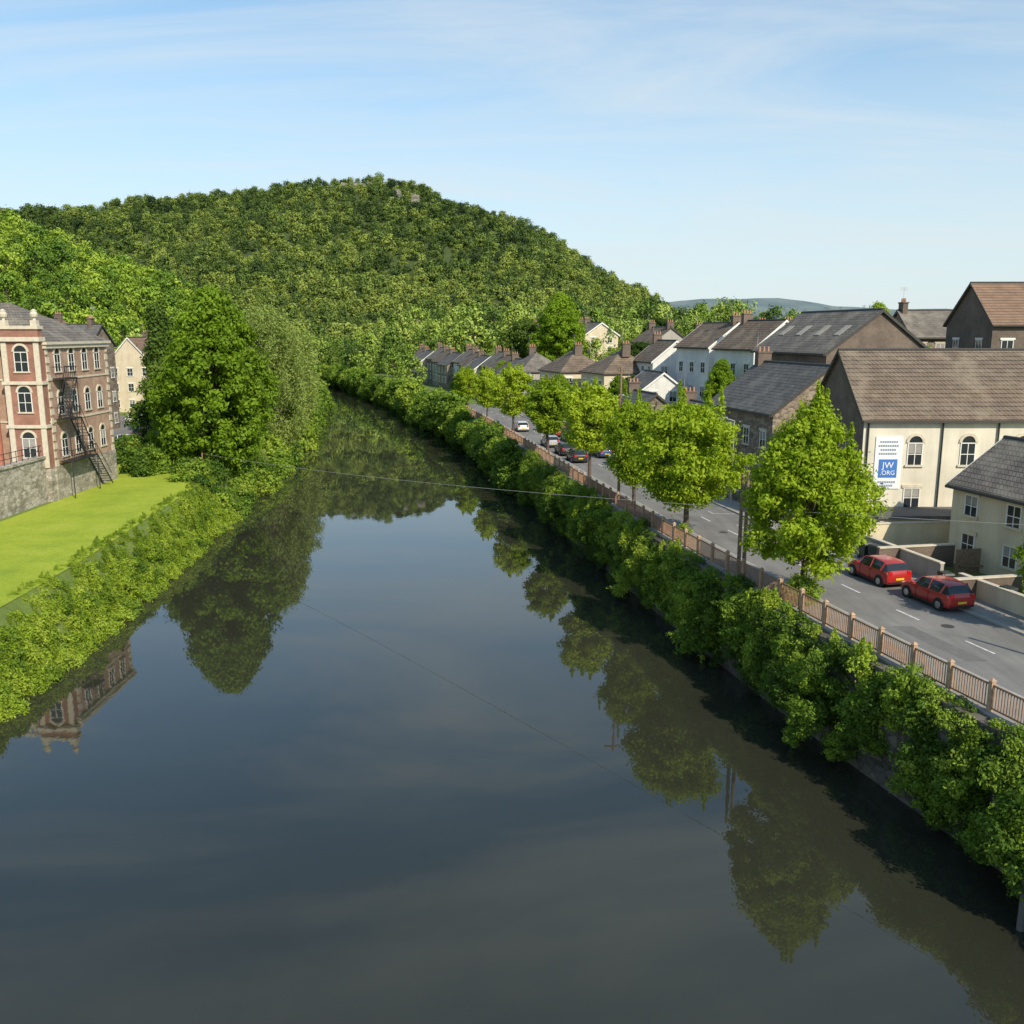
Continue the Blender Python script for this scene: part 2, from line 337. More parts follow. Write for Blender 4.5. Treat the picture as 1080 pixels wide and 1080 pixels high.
def ribbon(name,y0,y1,o0,o1,z0,z1,mat,step=3):
    yy=np.arange(y0,y1+.1,step); mb=MB()
    P=[[(rail(y)+o0,y,z0),(rail(y)+o0,y,z1),(rail(y)+o1,y,z1),(rail(y)+o1,y,z0)] for y in yy]
    for a,bb in zip(P[:-1],P[1:]):
        for k in range(3): mb.poly([a[k],a[k+1],bb[k+1],bb[k]])
    mb.poly(P[0]); mb.poly(P[-1]); return mb.obj(name,[mat])
RW0,RW1=2.2,8.6
yy=np.arange(-60,190,3.0); A=np.stack([np.stack([rail(yy)+RW0-.1,yy,yy*0+ZR+.006],-1),np.stack([rail(yy)+RW1+.1,yy,yy*0+ZR+.006],-1)],1); sheet('road',A[...,0],A[...,1],A[...,2],M['asphalt'],False)
ribbon('riverside_pavement',-60,188,-.55,RW0-.15,ZR-.2,ZP,M['paving'])
ribbon('kerb',-60,188,RW0-.15,RW0,ZR-.2,ZP+.003,M['kerb'])
ribbon('kerb',-60,188,RW1,RW1+.15,ZR-.2,ZP+.003,M['kerb'])
ribbon('pavement',-60,188,RW1+.15,RW1+2.1,ZR-.2,ZP,M['paving'])
mb=MB()
def rq(y,o,w,h,z): mb.poly([(rail(y)+o,y,z),(rail(y)+o+w,y,z),(rail(y+h)+o+w,y+h,z),(rail(y+h)+o,y+h,z)])
for y in np.arange(-20,180,5.0): rq(y,5.2,.12,1.8,ZR+.012)
for y in (24,30,36,56.5,62,67.5,73): rq(y,6.7,1.8,.09,ZR+.012); rq(y,6.7,.09,1.2,ZR+.0135)
mb.obj('road_marking',[M['marking']])
mb=MB()
for (y,o,w,h) in [(39,3.2,1.0,5),(58,4.0,.9,6),(33,6.6,1.2,2.2),(70,3.5,1.0,3)]: rq(y,o,w,h,ZR+.0095)
mb.obj('road_repair_patch',[plain('asphalt_patch',(.15,.145,.138),.9)])
mb=MB()
for (y,o) in [(35,4.4),(44,6.0),(52,3.6),(66,4.6)]:
    c=[(float(rail(y))+o+.32*cos(2*pi*k/14),y+.32*sin(2*pi*k/14),ZR+.016) for k in range(14)]; mb.poly(c)
mb.obj('manhole_cover',[plain('cast_iron',(.06,.055,.05),.6)])
ribbon('river_retaining_wall',-60,420,-1.25,-.6,-1.5,ZR+.05,M['riverwall'])
# ------------------------------------------------------------------ railing
def sdir(y):
    d=Vector((float(rail(y+1)-rail(y-1)),2,0)); return d.normalized()
mb=MB()
y=8.0; pts=[]
while y<170: pts.append((float(rail(y))-.25,y)); y+=2.15*.98
for i,(x,y) in enumerate(pts):
    d=sdir(y); p=Vector((x,y,ZP)); n=Vector((d.y,-d.x,0)); h=.09
    A=[p+d*h+n*h,p-d*h+n*h,p-d*h-n*h,p+d*h-n*h]; mb.prism(A,[q+Vector((0,0,1.22)) for q in A],1)
    mb.prism([q+(q-p)*.35+Vector((0,0,1.22)) for q in A],[p+Vector((0,0,1.32))+(q-p)*.3 for q in A],1)
    if i+1<len(pts):
        q=Vector((pts[i+1][0],pts[i+1][1],ZP)); e=(q-p); L=e.length; e.normalize(); n=Vector((e.y,-e.x,0))
        for z,hh in ((.14,.03),(1.05,.035)):
            a=p+e*.1+Vector((0,0,z)); bb=q-e*.1+Vector((0,0,z)); w=n*.025; u=Vector((0,0,hh))
            mb.prism([a-w-u,a+w-u,a+w+u,a-w+u],[bb-w-u,bb+w-u,bb+w+u,bb-w+u],0)
        nb=int(L/.135) if y<90 else int(L/.2)
        for k in range(1,nb):
            c=p+e*(L*k/nb); s=.016
            A=[c+e*s+n*s+Vector((0,0,.17)),c-e*s+n*s+Vector((0,0,.17)),c-e*s-n*s+Vector((0,0,.17)),c+e*s-n*s+Vector((0,0,.17))]
            mb.prism(A,[v+Vector((0,0,.86)) for v in A],0)
mb.obj('riverside_railing',[M['rail'],M['post']])

# ------------------------------------------------------------------ houses
def windows(mb,side,L,D,rows,n,w=1.0,h=1.4,arch=False,us=None,bars=True):
    ln=L if side in('-y','+y') else D
    cs=us if us is not None else [(-ln/2+ln*(i+.5)/n) for i in range(n)]
    def bx(u0,u1,z0,z1,d0,d1,m):
        if side=='-y': mb.box(u0,u1,-D/2-d1,-D/2-d0,z0,z1,m)
        if side=='+y': mb.box(u0,u1,D/2+d0,D/2+d1,z0,z1,m)
        if side=='-x': mb.box(-L/2-d1,-L/2-d0,u0,u1,z0,z1,m)
        if side=='+x': mb.box(L/2+d0,L/2+d1,u0,u1,z0,z1,m)
    for z in rows:
        for c in cs:
            bx(c-w/2,c+w/2,z,z+h,-.05,.02,1)
            t=.07
            if int(abs(c*7.3+z*3.1+L*1.7))%3==0: bx(c-w/2+.02,c+w/2-.02,z+h*.55,z+h,.0205,.0215,3)
            bx(c-w/2-t,c-w/2,z,z+h,-.05,.06,0); bx(c+w/2,c+w/2+t,z,z+h,-.05,.06,0)
            bx(c-w/2-t,c+w/2+t,z+h,z+h+t,-.05,.06,0)
            if bars:
                bx(c-.025,c+.025,z,z+h,.022,.05,0); bx(c-w/2,c+w/2,z+h*.5-.025,z+h*.5+.025,.0225,.053,0)
            bx(c-w/2-.18,c+w/2+.18,z-.14,z,-.05,.13,2)
            if arch:
                def P(a,r,d):
                    u=c+r*cos(a); zz=z+h+t+.002+r*sin(a)
                    return {'-y':(u,-D/2-d,zz),'+y':(u,D/2+d,zz),'-x':(-L/2-d,u,zz),'+x':(L/2+d,u,zz)}[side]
                K=8; r0=w/2
                mb.prism([P(pi*k/K,r0,.0) for k in range(K+1)],[P(pi*k/K,r0,.02) for k in range(K+1)],1)
                for k in range(K):
                    a0,a1=pi*k/K,pi*(k+1)/K
                    mb.prism([P(a0,r0,0),P(a1,r0,0),P(a1,r0+.2,0),P(a0,r0+.2,0)],[P(a0,r0,.09),P(a1,r0,.09),P(a1,r0+.2,.09),P(a0,r0+.2,.09)],2)
            else:
                bx(c-w/2-.2,c+w/2+.2,z+h+t+.002,z+h+t+.2,-.05,.09,2)
M['curtain']=plain('curtain',(.3,.28,.25),.9)
def house(name,x,y,z,rot,L,D,wh,rise,wall,roof,surr='trim',hip=False,win=None,chim=(),skyl=False,door=None,gwall=None,ov=.35,base=3):
    e=empty(name,(x,y,z),rot)
    mb=MB(); g=1 if gwall else 0
    if hip: mb.box(-L/2,L/2,-D/2,D/2,-base,wh,0)
    else:
        s=[(-D/2,-base),(D/2,-base),(D/2,wh),(0,wh+rise),(-D/2,wh)]
        i=len(mb.v); mb.prism([(-L/2,a,bb) for a,bb in s],[(L/2,a,bb) for a,bb in s],0)
        if g: mb.m[0]=1; mb.m[1]=1
    mats=[M[wall]]+([M[gwall]] if gwall else [])
    mb.obj('walls',mats,e)
    mb=MB(); sl=rise/(D/2); t=.16
    if hip:
        a=L/2+ov;bq=D/2+ov;zz=wh-ov*sl*.6; rr=max(L/2-D/2,.2)
        A=[(-a,-bq,zz),(a,-bq,zz),(a,bq,zz),(-a,bq,zz)]; R0=(-rr,0,wh+rise+.1);R1=(rr,0,wh+rise+.1)
        mb.box(-a,a,-bq,bq,zz-t,zz-.005,1)
        mb.poly([A[0],A[1],R1,R0]); mb.poly([A[2],A[3],R0,R1]); mb.poly([A[1],A[2],R1]); mb.poly([A[3],A[0],R0])
        mb.cyl(R0,R1,.12,.12,6,1)
    else:
        for sg in(-1,1):
            y1=sg*(D/2+ov); z1=wh-ov*sl+.03; zt=wh+rise+.03; a=L/2+ov*.7
            mb.prism([(-a,0,zt),(-a,y1,z1),(-a,y1,z1+t),(-a,0,zt+t)],[(a,0,zt),(a,y1,z1),(a,y1,z1+t),(a,0,zt+t)],0)
            mb.box(-a+.02,a-.02,min(y1+sg*.002,y1+sg*.12),max(y1+sg*.002,y1+sg*.12),z1-.06,z1+.1,1)
            for ax in(-a,a):
                s2=.04 if ax>0 else -.04
                mb.prism([(ax+s2*.1,0,zt-.12),(ax+s2*.1,y1,z1-.12),(ax+s2*.1,y1,z1+t+.02),(ax+s2*.1,0,zt+t+.02)],[(ax+s2,0,zt-.12),(ax+s2,y1,z1-.12),(ax+s2,y1,z1+t+.02),(ax+s2,0,zt+t+.02)],2 if wall in('white','cream') else 1)
        mb.cyl((-L/2-ov*.7,0,wh+rise+t+.02),(L/2+ov*.7,0,wh+rise+t+.02),.13,.13,6,1)
    if skyl:
        for i in range(4):
            u=-L/2+L*(i+.5)/4
            for sg in(-1,1):
                ya,yb=sg*D*.2,sg*D*.32; za=wh+rise-abs(ya)*sl+.22; zb=wh+rise-abs(yb)*sl+.22
                mb.prism([(u-.5,ya,za),(u+.5,ya,za),(u+.5,yb,zb),(u-.5,yb,zb)],[(u-.5,ya,za+.06),(u+.5,ya,za+.06),(u+.5,yb,zb+.06),(u-.5,yb,zb+.06)],3)
    mb.obj('roof',[M[roof],M['lead'],M['trim'],M['grey']],e)
    mb=MB()
    for s in (win or []): windows(mb,s[0],L,D,s[1],s[2],**(s[3] if len(s)>3 else {}))
    if door:
        for (sd,u) in door:
            if sd=='-y': mb.box(u-.5,u+.5,-D/2-.04,-D/2+.05,0,2.1,4); mb.box(u-.65,u+.65,-D/2-.1,-D/2,2.1,2.3,2)
            if sd=='+y': mb.box(u-.5,u+.5,D/2-.05,D/2+.04,0,2.1,4); mb.box(u-.65,u+.65,D/2,D/2+.1,2.1,2.3,2)
    if mb.v: mb.obj('windows_and_doors',[M['trim'],M['glass'],M[surr],M['curtain'],M['black']],e)
    mb=MB()
    for cx in chim:
        zt=wh+rise
        mb.box(cx-.3,cx+.3,-.7,.7,zt-1,zt+1.0,0); mb.box(cx-.38,cx+.38,-.78,.78,zt+1.0,zt+1.15,0)
        for k in(-.45,0,.45): mb.cyl((cx,k,zt+1.15),(cx,k,zt+1.6),.13,.1,8,1)
        mb.cyl((cx+.2,.6,zt+1.1),(cx+.2,.6,zt+3.0),.02,.02,4,2)
        for q in range(5): mb.box(cx-.2-.02*q,cx+.6+.02*q,.58-.0,.62,zt+2.55+.09*q,zt+2.57+.09*q,2)
    if mb.v: mb.obj('chimney',[M['brownbrick'],M['pot'],M['kerb']],e)
    return e
RA=pi/2+radians(11.5)
ch=house('chapel',37.3,70,ZR,0,25.4,11,8.5,4.4,'chapel','tile_brown','sandtrim',gwall='brownbrick',
  win=[('-y',[5.2],0,dict(us=[-9.0,-5.3,-1.5,2.3],w=.95,h=1.5,arch=True)),('-y',[2.2],0,dict(us=[-9.0,-5.3,-1.5,2.3],w=1.05,h=1.3)),('-x',[5.0],2,dict(w=.9,h=1.6,arch=True)),('-x',[1.6],2,dict(w=.9,h=1.5))])
mb=MB(); x0=-12.7
mb.box(x0+.9,x0+2.8,-5.5-.07,-5.5-.002,3.5,7.2,0); mb.box(x0+1.2,x0+2.5,-5.5-.09,-5.5-.072,4.3,5.6,1)
for i,(z,w) in enumerate([(6.9,1.3),(6.62,1.5),(6.34,1.2),(6.06,1.4),(4.05,1.3),(3.8,1.0)]):
    for k in range(int(w/.16)):
        u=x0+1.85-w/2+k*.16; mb.box(u,u+.12,-5.5-.085,-5.5-.072,z-.14,z,2)
mb.obj('sign_board',[M['signwhite'],M['signblue'],M['signgrey']],ch)
def text(s,loc,size,mat,parent,rot=(pi/2,0,0)):
    cu=bpy.data.curves.new('sign_lettering','FONT'); cu.body=s; cu.size=size; cu.align_x='CENTER'; cu.extrude=.004
    o=bpy.data.objects.new('sign_lettering',cu); o.location=loc; o.rotation_euler=rot; cu.materials.append(mat); link(o,parent)
text('JW',(x0+1.85,-5.5-.1,4.98),.62,M['signwhite'],ch); text('.ORG',(x0+1.85,-5.5-.1,4.5),.44,M['signwhite'],ch)
mb=MB(); mb.cyl((-12.4,-5.6,0),(-12.4,-5.6,8.4),.07,.07,8); mb.cyl((-7.2,-5.62,0),(-7.2,-5.62,8.4),.06,.06,8); mb.cyl((-3.3,-5.62,0),(-3.3,-5.62,8.4),.06,.06,8); mb.obj('drainpipe',[M['black']],ch)
mb=MB(); mb.box(-12.4,-6.0,-8.8,-5.55,-.5,2.0,0); mb.box(-12.6,-5.8,-9.0,-5.53,2.003,2.2,1); mb.obj('porch_extension',[M['cream'],M['slate']],ch)
house('cream_house',32.9,51.4,ZR,RA+radians(1.5),14,7.2,5.05,2.6,'cream','slate_warm','cream',
  win=[('+y',[.9,3.3],4,dict(w=1.0,h=1.2)),('+x',[3.2],1),('-x',[3.2],1)],door=[('+y',5.2)],chim=(-6.3,))
house('stone_house',25.8,86,ZR+.3,RA,13,10,7.3,3.8,'pennant','slate','sandtrim',win=[('+y',[1,4.2],4),('-x',[1,4.2],2)],chim=(5.8,))
house('brown_hall',33.8,97.5,9.0,RA,15,11,8.6,3.9,'brownbrick','slate_warm','sandtrim',win=[('+y',[1.2,4.8],5),('-x',[5.4],2)],skyl=True,chim=())
house('white_house',33.2,124,9.5,RA+.15,9,9,8.0,3.4,'white','tile_brown','trim',win=[('+y',[1,4.6],3),('-x',[1.4,4.9],3)],chim=(4,))
house('white_house',30.3,137,9.5,RA+.15,9,9,8.0,3.2,'white','tile_brown','trim',win=[('+y',[1,4.4],3),('-x',[1,4.4],3)],chim=(-4,))
house('white_house',24.6,150,8.5,RA,9,7.5,6.6,3.0,'white','tile_brown','trim',win=[('+y',[1,4.4],3),('-x',[1,4.4],2)],chim=(4,))
house('cream_villa',18.0,155,6.2,RA+.1,10,10,7,3.4,'cream','tile_brown','trim',hip=True,win=[('+y',[1,4.2],3),('-x',[1,4.2],3)],chim=(-2,))
house('cream_villa',11.0,166,6.2,RA+.1,11,9,6.8,3.3,'cream','tile_brown','trim',hip=True,win=[('+y',[1,4.2],3),('-x',[1,4.2],3)],chim=(-2,))
house('cream_villa',4.5,178,6.0,RA+.1,10,9,6.5,3.2,'grey','slate_warm','trim',hip=True,win=[('+y',[1,4.2],3),('-x',[1,4.2],3)],chim=(2,))
house('white_house',21.0,138,6.5,RA,8,6,5.0,2.2,'white','slate','trim',win=[('+y',[1,3.4],3),('-x',[1,3.2],2)])
house('stone_house',15.8,112,ZR,RA,9,7,4.6,2.6,'pennant','slate','sandtrim',win=[('+y',[1],3),('-x',[1],2)],chim=(3.5,))
house('grey_house',20.5,100,ZR,RA,9,8,4.4,2.4,'grey','slate','trim',win=[('+y',[1],3),('-x',[1],2)],chim=(3.5,))
house('brown_house',57.5,99,11.5,0,19,10,8.9,4.0,'brownbrick','tile_red','trim',win=[('-y',[1.5,5.6],6,dict(w=1.1,h=1.6)),('-x',[1.5,5.6],2,dict(w=1.1,h=1.6))],gwall='brownbrick',chim=(5,))
house('stone_house',52,116,12,0,9,9,7.0,3.0,'pennant','slate_warm','sandtrim',win=[('-y',[1,4.8],4)],chim=(-4,4))
for i,(u,yy_) in enumerate([(42,126),(50,140),(60,150),(70,135),(44,158),(55,172),(36,172),(30,190),(66,190),(80,160)]):
    house('terraced_house',u,yy_,11.0+(i%3)*.6,RA+(i%2)*.06,10,8,6.0,2.8,['pennant','cream','white','grey'][i%4],['slate','tile_brown','slate_warm'][i%3],'trim',win=[('+y',[1,4],3),('-x',[1,4],2)],chim=(4.5,-4.5))
for i in range(9):
    y_=212+i*9; house('terraced_house',float(rail(y_))+38+i*1.5,y_,14.3,RA+.1,9,8,4.6,2.6,['cream','pennant','white'][i%3],['slate_warm','slate'][i%2],'trim',win=[('+y',[.8,2.9],3,dict(h=1.1)),('-x',[1,3],2,dict(h=1.1))],chim=(4.2,))
for i in range(11):
    y_=188+i*10; a=math.atan2(2,float(rail(y_+1)-rail(y_-1)))
    house('terraced_house',float(rail(y_))+15+(i%3)*.8,y_,ZR+.6,a,10,8,5.4+(i*7%3)*.5,2.9,['pennant','grey','pennant','cream','pennant','white'][i%6],['slate','slate_warm','tile_brown'][(i*2)%3],'trim',win=[('+y',[.9,3.4],3,dict(h=1.3)),('-x',[1,3.3],2,dict(h=1.2))],chim=(4.6,))
house('town_house',-75.5,190,ZL,pi/2,11,9,9.5,5.0,'cream','tile_red','trim',win=[('-x',[1,4.2,7.2],3),('-y',[1,4.5,7.2],3)],chim=(4,))
house('town_house',-88,178,ZL,pi/2,13,10,13.5,4.5,'brownbrick','tile_red','trim',win=[('-x',[1,4.5,8,11.2],3),('-y',[1,4.5,8.5],3)],chim=(5,))
house('town_house',-66,205,ZL,0,10,9,10,3,'pennant','slate','trim',win=[('-y',[1,4.5,8],3)],chim=(3,))
house('terraced_house',-72,150,ZL,0,13,9,13.5,3.2,'pennant','slate','trim',win=[('-y',[1,4.5,8.4],4),('+x',[1,4.5,8.4],3)],chim=(5,))

# ------------------------------------------------------------------ institute building (left)
IX,IY=-43.0,86.3
inst=empty('brick_institute',(IX,IY,ZL),0)
W,Dp,EH=27.0,13.0,14.5
mb=MB(); mb.box(-W,0,0,Dp,0,EH,0); mb.obj('walls',[M['redbrick']],inst)
mb=MB(); mb.box(-W-.1,.12,-.12,Dp+.1,-.5,3.2,0); mb.obj('stone_plinth',[M['stone']],inst)
tmp=MB()
windows(tmp,'+x',W,Dp,[4.0,8.0,12.0],0,us=[-4.4,-1.6,1.2,4.0],w=1.05,h=1.55,arch=True)
off=(-W/2,Dp/2,0); tmp.v=[(a+off[0],b_+off[1],c) for a,b_,c in tmp.v]
WM=[M['trim'],M['glass'],M['sandtrim'],M['curtain']]
tmp.obj('side_windows',WM,inst)
mb=MB()
mb.box(-W-.25,.25,-.25,Dp+.25,EH-.35,EH,0); mb.box(-W-.4,.4,-.4,Dp+.4,EH+.003,EH+.25,0)
for k in range(14):
    zq=3.2+k*.8; q=.0 if k%2 else .25
    mb.box(-.02,.07,-.07,.3+q,zq,zq+.55,0); mb.box(-.02,.06,Dp-.35-q,Dp+.05,zq,zq+.55,0)
mb.box(-W,.08,-.08,Dp+.08,7.3,7.5,0); mb.box(-W,.08,-.08,Dp+.08,11.2,11.38,0)
mb.obj('cornice_and_quoins',[M['sandtrim']],inst)
mb=MB(); z0=EH+.26; A=[(-W-.3,-.3,z0),(.3,-.3,z0),(.3,Dp+.3,z0),(-W-.3,Dp+.3,z0)]; R0=(-W+6,Dp/2,z0+3.6);R1=(-6,Dp/2,z0+3.6)
mb.poly([A[0],A[1],R1,R0]);mb.poly([A[2],A[3],R0,R1]);mb.poly([A[1],A[2],R1]);mb.poly([A[3],A[0],R0]); mb.cyl(R0,R1,.12,.12,6,0)
mb.obj('slate_roof',[M['slate_warm']],inst)
mb=MB(); mb.box(-3.5,-.1,-.9,-.002,0,EH+1.4,0)
mb.obj('front_bay',[M['bayred']],inst)
mb=MB()
for u in(-3.5,-.55): mb.box(u-.02,u+.47,-1.0,-.902,3.2,EH+.2,0)
mb.box(-3.75,.12,-1.2,-.0,EH+.3,EH+.7,0); mb.box(-3.6,.02,-1.05,-.0,EH+1.4,EH+1.7,0)
mb.box(-3.7,.06,-1.1,-.0,10.9,11.2,0); mb.box(-3.7,.06,-1.1,-.0,6.9,7.2,0); mb.box(-3.55,-.05,-.95,-.0,-.3,3.1,1)
for u in(-3.2,-.4):
    mb.box(u-.28,u+.28,-.9,-.34,EH+1.703,EH+2.2,0)
    pr=[(0,.14),(.15,.12),(.3,.3),(.55,.36),(.75,.24),(.85,.28),(1.0,.05)]
    for (a,ra),(c,rb) in zip(pr[:-1],pr[1:]): mb.cyl((u,-.62,EH+2.2+a),(u,-.62,EH+2.2+c),ra,rb,10,0)
mb.box(-W,-3.8,-.3,0,EH+1.3,EH+1.5,0)
for k in range(40): u=-4.0-k*.5; mb.cyl((u,-.15,EH+.25),(u,-.15,EH+1.3),.1,.1,6,0)
mb.obj('bay_mouldings_and_urns',[M['sandtrim'],M['stone']],inst)
tmp=MB(); windows(tmp,'-y',3.4,.9,[4.2,8.4,12.1],0,us=[0.],w=1.15,h=1.7,arch=True); tmp.v=[(a-1.8,b_-.45,c) for a,b_,c in tmp.v]; tmp.obj('bay_windows',WM,inst)
mb=MB()
for k in range(6):
    u=-4.7-k*2.1; mb.cyl((u,-1.0,3.2),(u,-1.0,EH-.9),.42,.34,14,1); mb.box(u-.5,u+.5,-1.5,-.5,EH-.9,EH-.5,0); mb.box(u-.5,u+.5,-1.5,-.5,2.8,3.2,0)
mb.box(-17,-3.76,-1.6,-.27,EH-.5,EH+.24,0); mb.box(-17,-3.6,-1.7,0,2.0,2.8,0)
mb.obj('portico',[M['sandtrim'],M['terracotta']],inst)
tmp=MB(); windows(tmp,'-y',14,.2,[4.0,8.4],5,w=1.15,h=2,arch=True); tmp.v=[(a-12,b_+.1,c) for a,b_,c in tmp.v]; tmp.obj('front_windows',WM,inst)
mb=MB()
def plat(y0,y1,z):
    mb.box(.15,1.4,y0,y1,z-.08,z); mb.cyl((1.38,y0,z+1.05),(1.38,y1,z+1.05),.035,.035,5); mb.cyl((1.38,y0,z+.55),(1.38,y1,z+.55),.025,.025,5)
    for k in range(int((y1-y0)/.35)+1): mb.cyl((1.38,y0+k*.35,z),(1.38,y0+k*.35,z+1.05),.025,.025,4)
    for yv in(y0,y1): mb.cyl((.15,yv,z+1.05),(1.38,yv,z+1.05),.035,.035,5); mb.cyl((1.3,yv,z-3.5),(1.3,yv,z),.05,.05,5)
plat(.6,3.2,7.6); plat(.6,6.0,3.6); plat(.6,3.0,11.4)
for (ya,za,yb,zb) in((3.2,7.6,5.8,3.6),(3.0,11.4,.9,7.6),(6.0,3.6,9,.2)):
    for xo in(.25,1.3): mb.cyl((xo,ya,za),(xo,yb,zb),.06,.06,5); mb.cyl((xo,ya,za+1),(xo,yb,zb+1),.03,.03,5)
    for k in range(12):
        t=k/12; mb.box(.25,1.3,ya+(yb-ya)*t-.12,ya+(yb-ya)*t+.12,za+(zb-za)*t-.02,za+(zb-za)*t+.02)
mb.obj('fire_escape',[M['black']],inst)
mb=MB(); mb.box(-44.2,-43.5,30,86.1,ZL-.3,ZL+4.1,0); mb.box(-44.35,-43.35,30,86.1,ZL+4.103,ZL+4.3,0); mb.obj('stone_wall',[M['stone']])
mb=MB()
for z in(.5,1.0): mb.cyl((-43.8,30,ZL+4.3+z),(-43.8,86,ZL+4.3+z),.03,.03,5)
for k in range(57): mb.cyl((-43.8,30+k,ZL+4.3),(-43.8,30+k,ZL+5.35),.03,.03,5)
mb.obj('metal_railing',[M['black']])
mb=MB(); mb.box(-75,-44.3,30,85.9,ZL-.3,ZL+3.4,0); mb.obj('terrace_ground',[M['paving']])
mb=MB(); mb.box(-92,-50,120,176,ZL-.1,ZL+.008,0); mb.obj('car_park',[M['asphalt']])

# ------------------------------------------------------------------ cars
def car(x,y,z,rot,paintm,sc=1):
    e=empty('parked_car',(x,y,z),rot); e.scale=(sc,sc,sc)
    S=[(-2.0,.38,.68,.70,.72,.62),(-1.96,.27,.86,.90,.80,.68),(-1.86,.22,.97,1.02,.84,.70),(-1.6,.2,.98,1.38,.86,.63),(-1.2,.2,.96,1.47,.87,.62),(-.35,.2,.94,1.50,.87,.62),(.3,.2,.93,1.44,.87,.61),(1.02,.2,.92,.99,.86,.70),(1.55,.22,.82,.90,.84,.66),(1.92,.27,.64,.70,.78,.58),(2.02,.36,.52,.54,.68,.5)]
    V=[];F=[];mi=[]; n=12
    for (a,zb,zt,zr,w,wr) in S:
        h=[(w*.75,zb),(w*.97,zb+.08),(w,(zb+zt)/2),(w*.97,zt),(wr,zr-.03),(wr*.6,zr)]
        ring=[(a,p,q) for p,q in h]+[(a,-p,q) for p,q in h[::-1]]; V+=ring
    for i in range(len(S)-1):
        for k in range(n):
            F.append((i*n+k,i*n+(k+1)%n,(i+1)*n+(k+1)%n,(i+1)*n+k))
            g=0
            if k in(3,7) and 3<=i<=5: g=1
            if i in(2,6) and k in(3,4,5,6,7): g=1
            mi.append(g)
    F.append(tuple(range(n))[::-1]); F.append(tuple(range((len(S)-1)*n,len(S)*n))); mi+=[0,0]
    me=bpy.data.meshes.new('body'); me.from_pydata(V,[],F); me.materials.append(paintm); me.materials.append(M['glass']); me.polygons.foreach_set('material_index',mi)
    bm=bmesh.new(); bm.from_mesh(me); bmesh.ops.recalc_face_normals(bm,faces=bm.faces); bm.to_mesh(me); bm.free()
    me.polygons.foreach_set('use_smooth',[True]*len(me.polygons))
    o=link(bpy.data.objects.new('body',me),e)
    bv=o.modifiers.new('b','BEVEL'); bv.width=.03; bv.segments=2; bv.limit_method='ANGLE'; bv.angle_limit=radians(25)
    mb=MB()
    for xa in(-1.25,1.3):
        for sy in(-1,1):
            mb.cyl((xa,sy*.66,.32),(xa,sy*.885,.32),.38,.38,20,3)
            mb.cyl((xa,sy*.68,.31),(xa,sy*.9,.31),.31,.31,20,0); mb.cyl((xa,sy*.9,.31),(xa,sy*.912,.31),.2,.17,10,1)
    mb.obj('wheels',[M['tyre'],M['alloy'],M['black'],M['black']],e)
    mb=MB()
    for sy in(-1,1):
        mb.box(-1.99,-1.82,sy*.62-.12*1,sy*.62+.12,.72,.98,0)
        mb.box(1.72,1.93,sy*.58-.14,sy*.58+.14,.58,.72,1)
        mb.box(.62,.8,sy*.93-.09,sy*.93+.09,.94,1.07,3)
        mb.cyl((-.4,sy*.85,.93),(-.4,sy*.635,1.48),.035,.035,5,3); mb.cyl((-1.35,sy*.855,.95),(-1.45,sy*.64,1.42),.06,.05,5,3)
        mb.cyl((1.0,sy*.83,.95),(.3,sy*.61,1.43),.035,.035,5,3)
        mb.box(-.43,-.415,sy*.868-.01,sy*.868+.01,.3,.9,4); mb.box(.55,.565,sy*.868-.01,sy*.868+.01,.3,.9,4)
        mb.box(-1.0,.9,sy*.86-.02,sy*.86+.02,.2,.3,4)
    mb.box(-2.02,-1.99,-.26,.26,.5,.61,2); mb.box(-2.03,-1.9,-.7,.7,.3,.4,4); mb.box(1.98,2.04,-.5,.5,.32,.46,4)
    mb.obj('lamps_mirrors_plates',[M['lamp_red'],M['lamp_white'],M['plate_y'],paintm,M['black']],e)
    return e
def street_car(y,o,p,back=False):
    d=sdir(y); a=math.atan2(d.y,d.x)+(pi if back else 0); car(float(rail(y))+o,y,ZR+.01,a,p)
car(22.9,48.1,ZR+.01,math.atan2(.975,-.24),M['car_red']); car(21.6,52.8,ZR+.01,math.atan2(.975,-.24),M['car_red'])
for y_,o_,p_ in [(80,7.4,'car_silver'),(86,7.4,'car_white'),(95,7.4,'car_black'),(101,7.4,'car_white'),(108,7.4,'car_blue'),(116,7.4,'car_silver'),(124,7.4,'car_white'),(104,3.4,'car_black'),(110,3.4,'car_black'),(118,3.4,'car_silver'),(130,7.4,'car_red'),(137,3.4,'car_white')]:
    street_car(y_,o_,M[p_])
for x_,y_,p_,r_ in [(-66,163,'car_white',.2),(-63,158,'car_white',.2),(-60,168,'car_red',1.2),(-57,160,'car_silver',.2),(-56,140,'car_black',1.5),(-54,130,'car_white',.1),(-58,131,'car_silver',.1)]: car(x_,y_,ZL+.01,r_,M[p_])

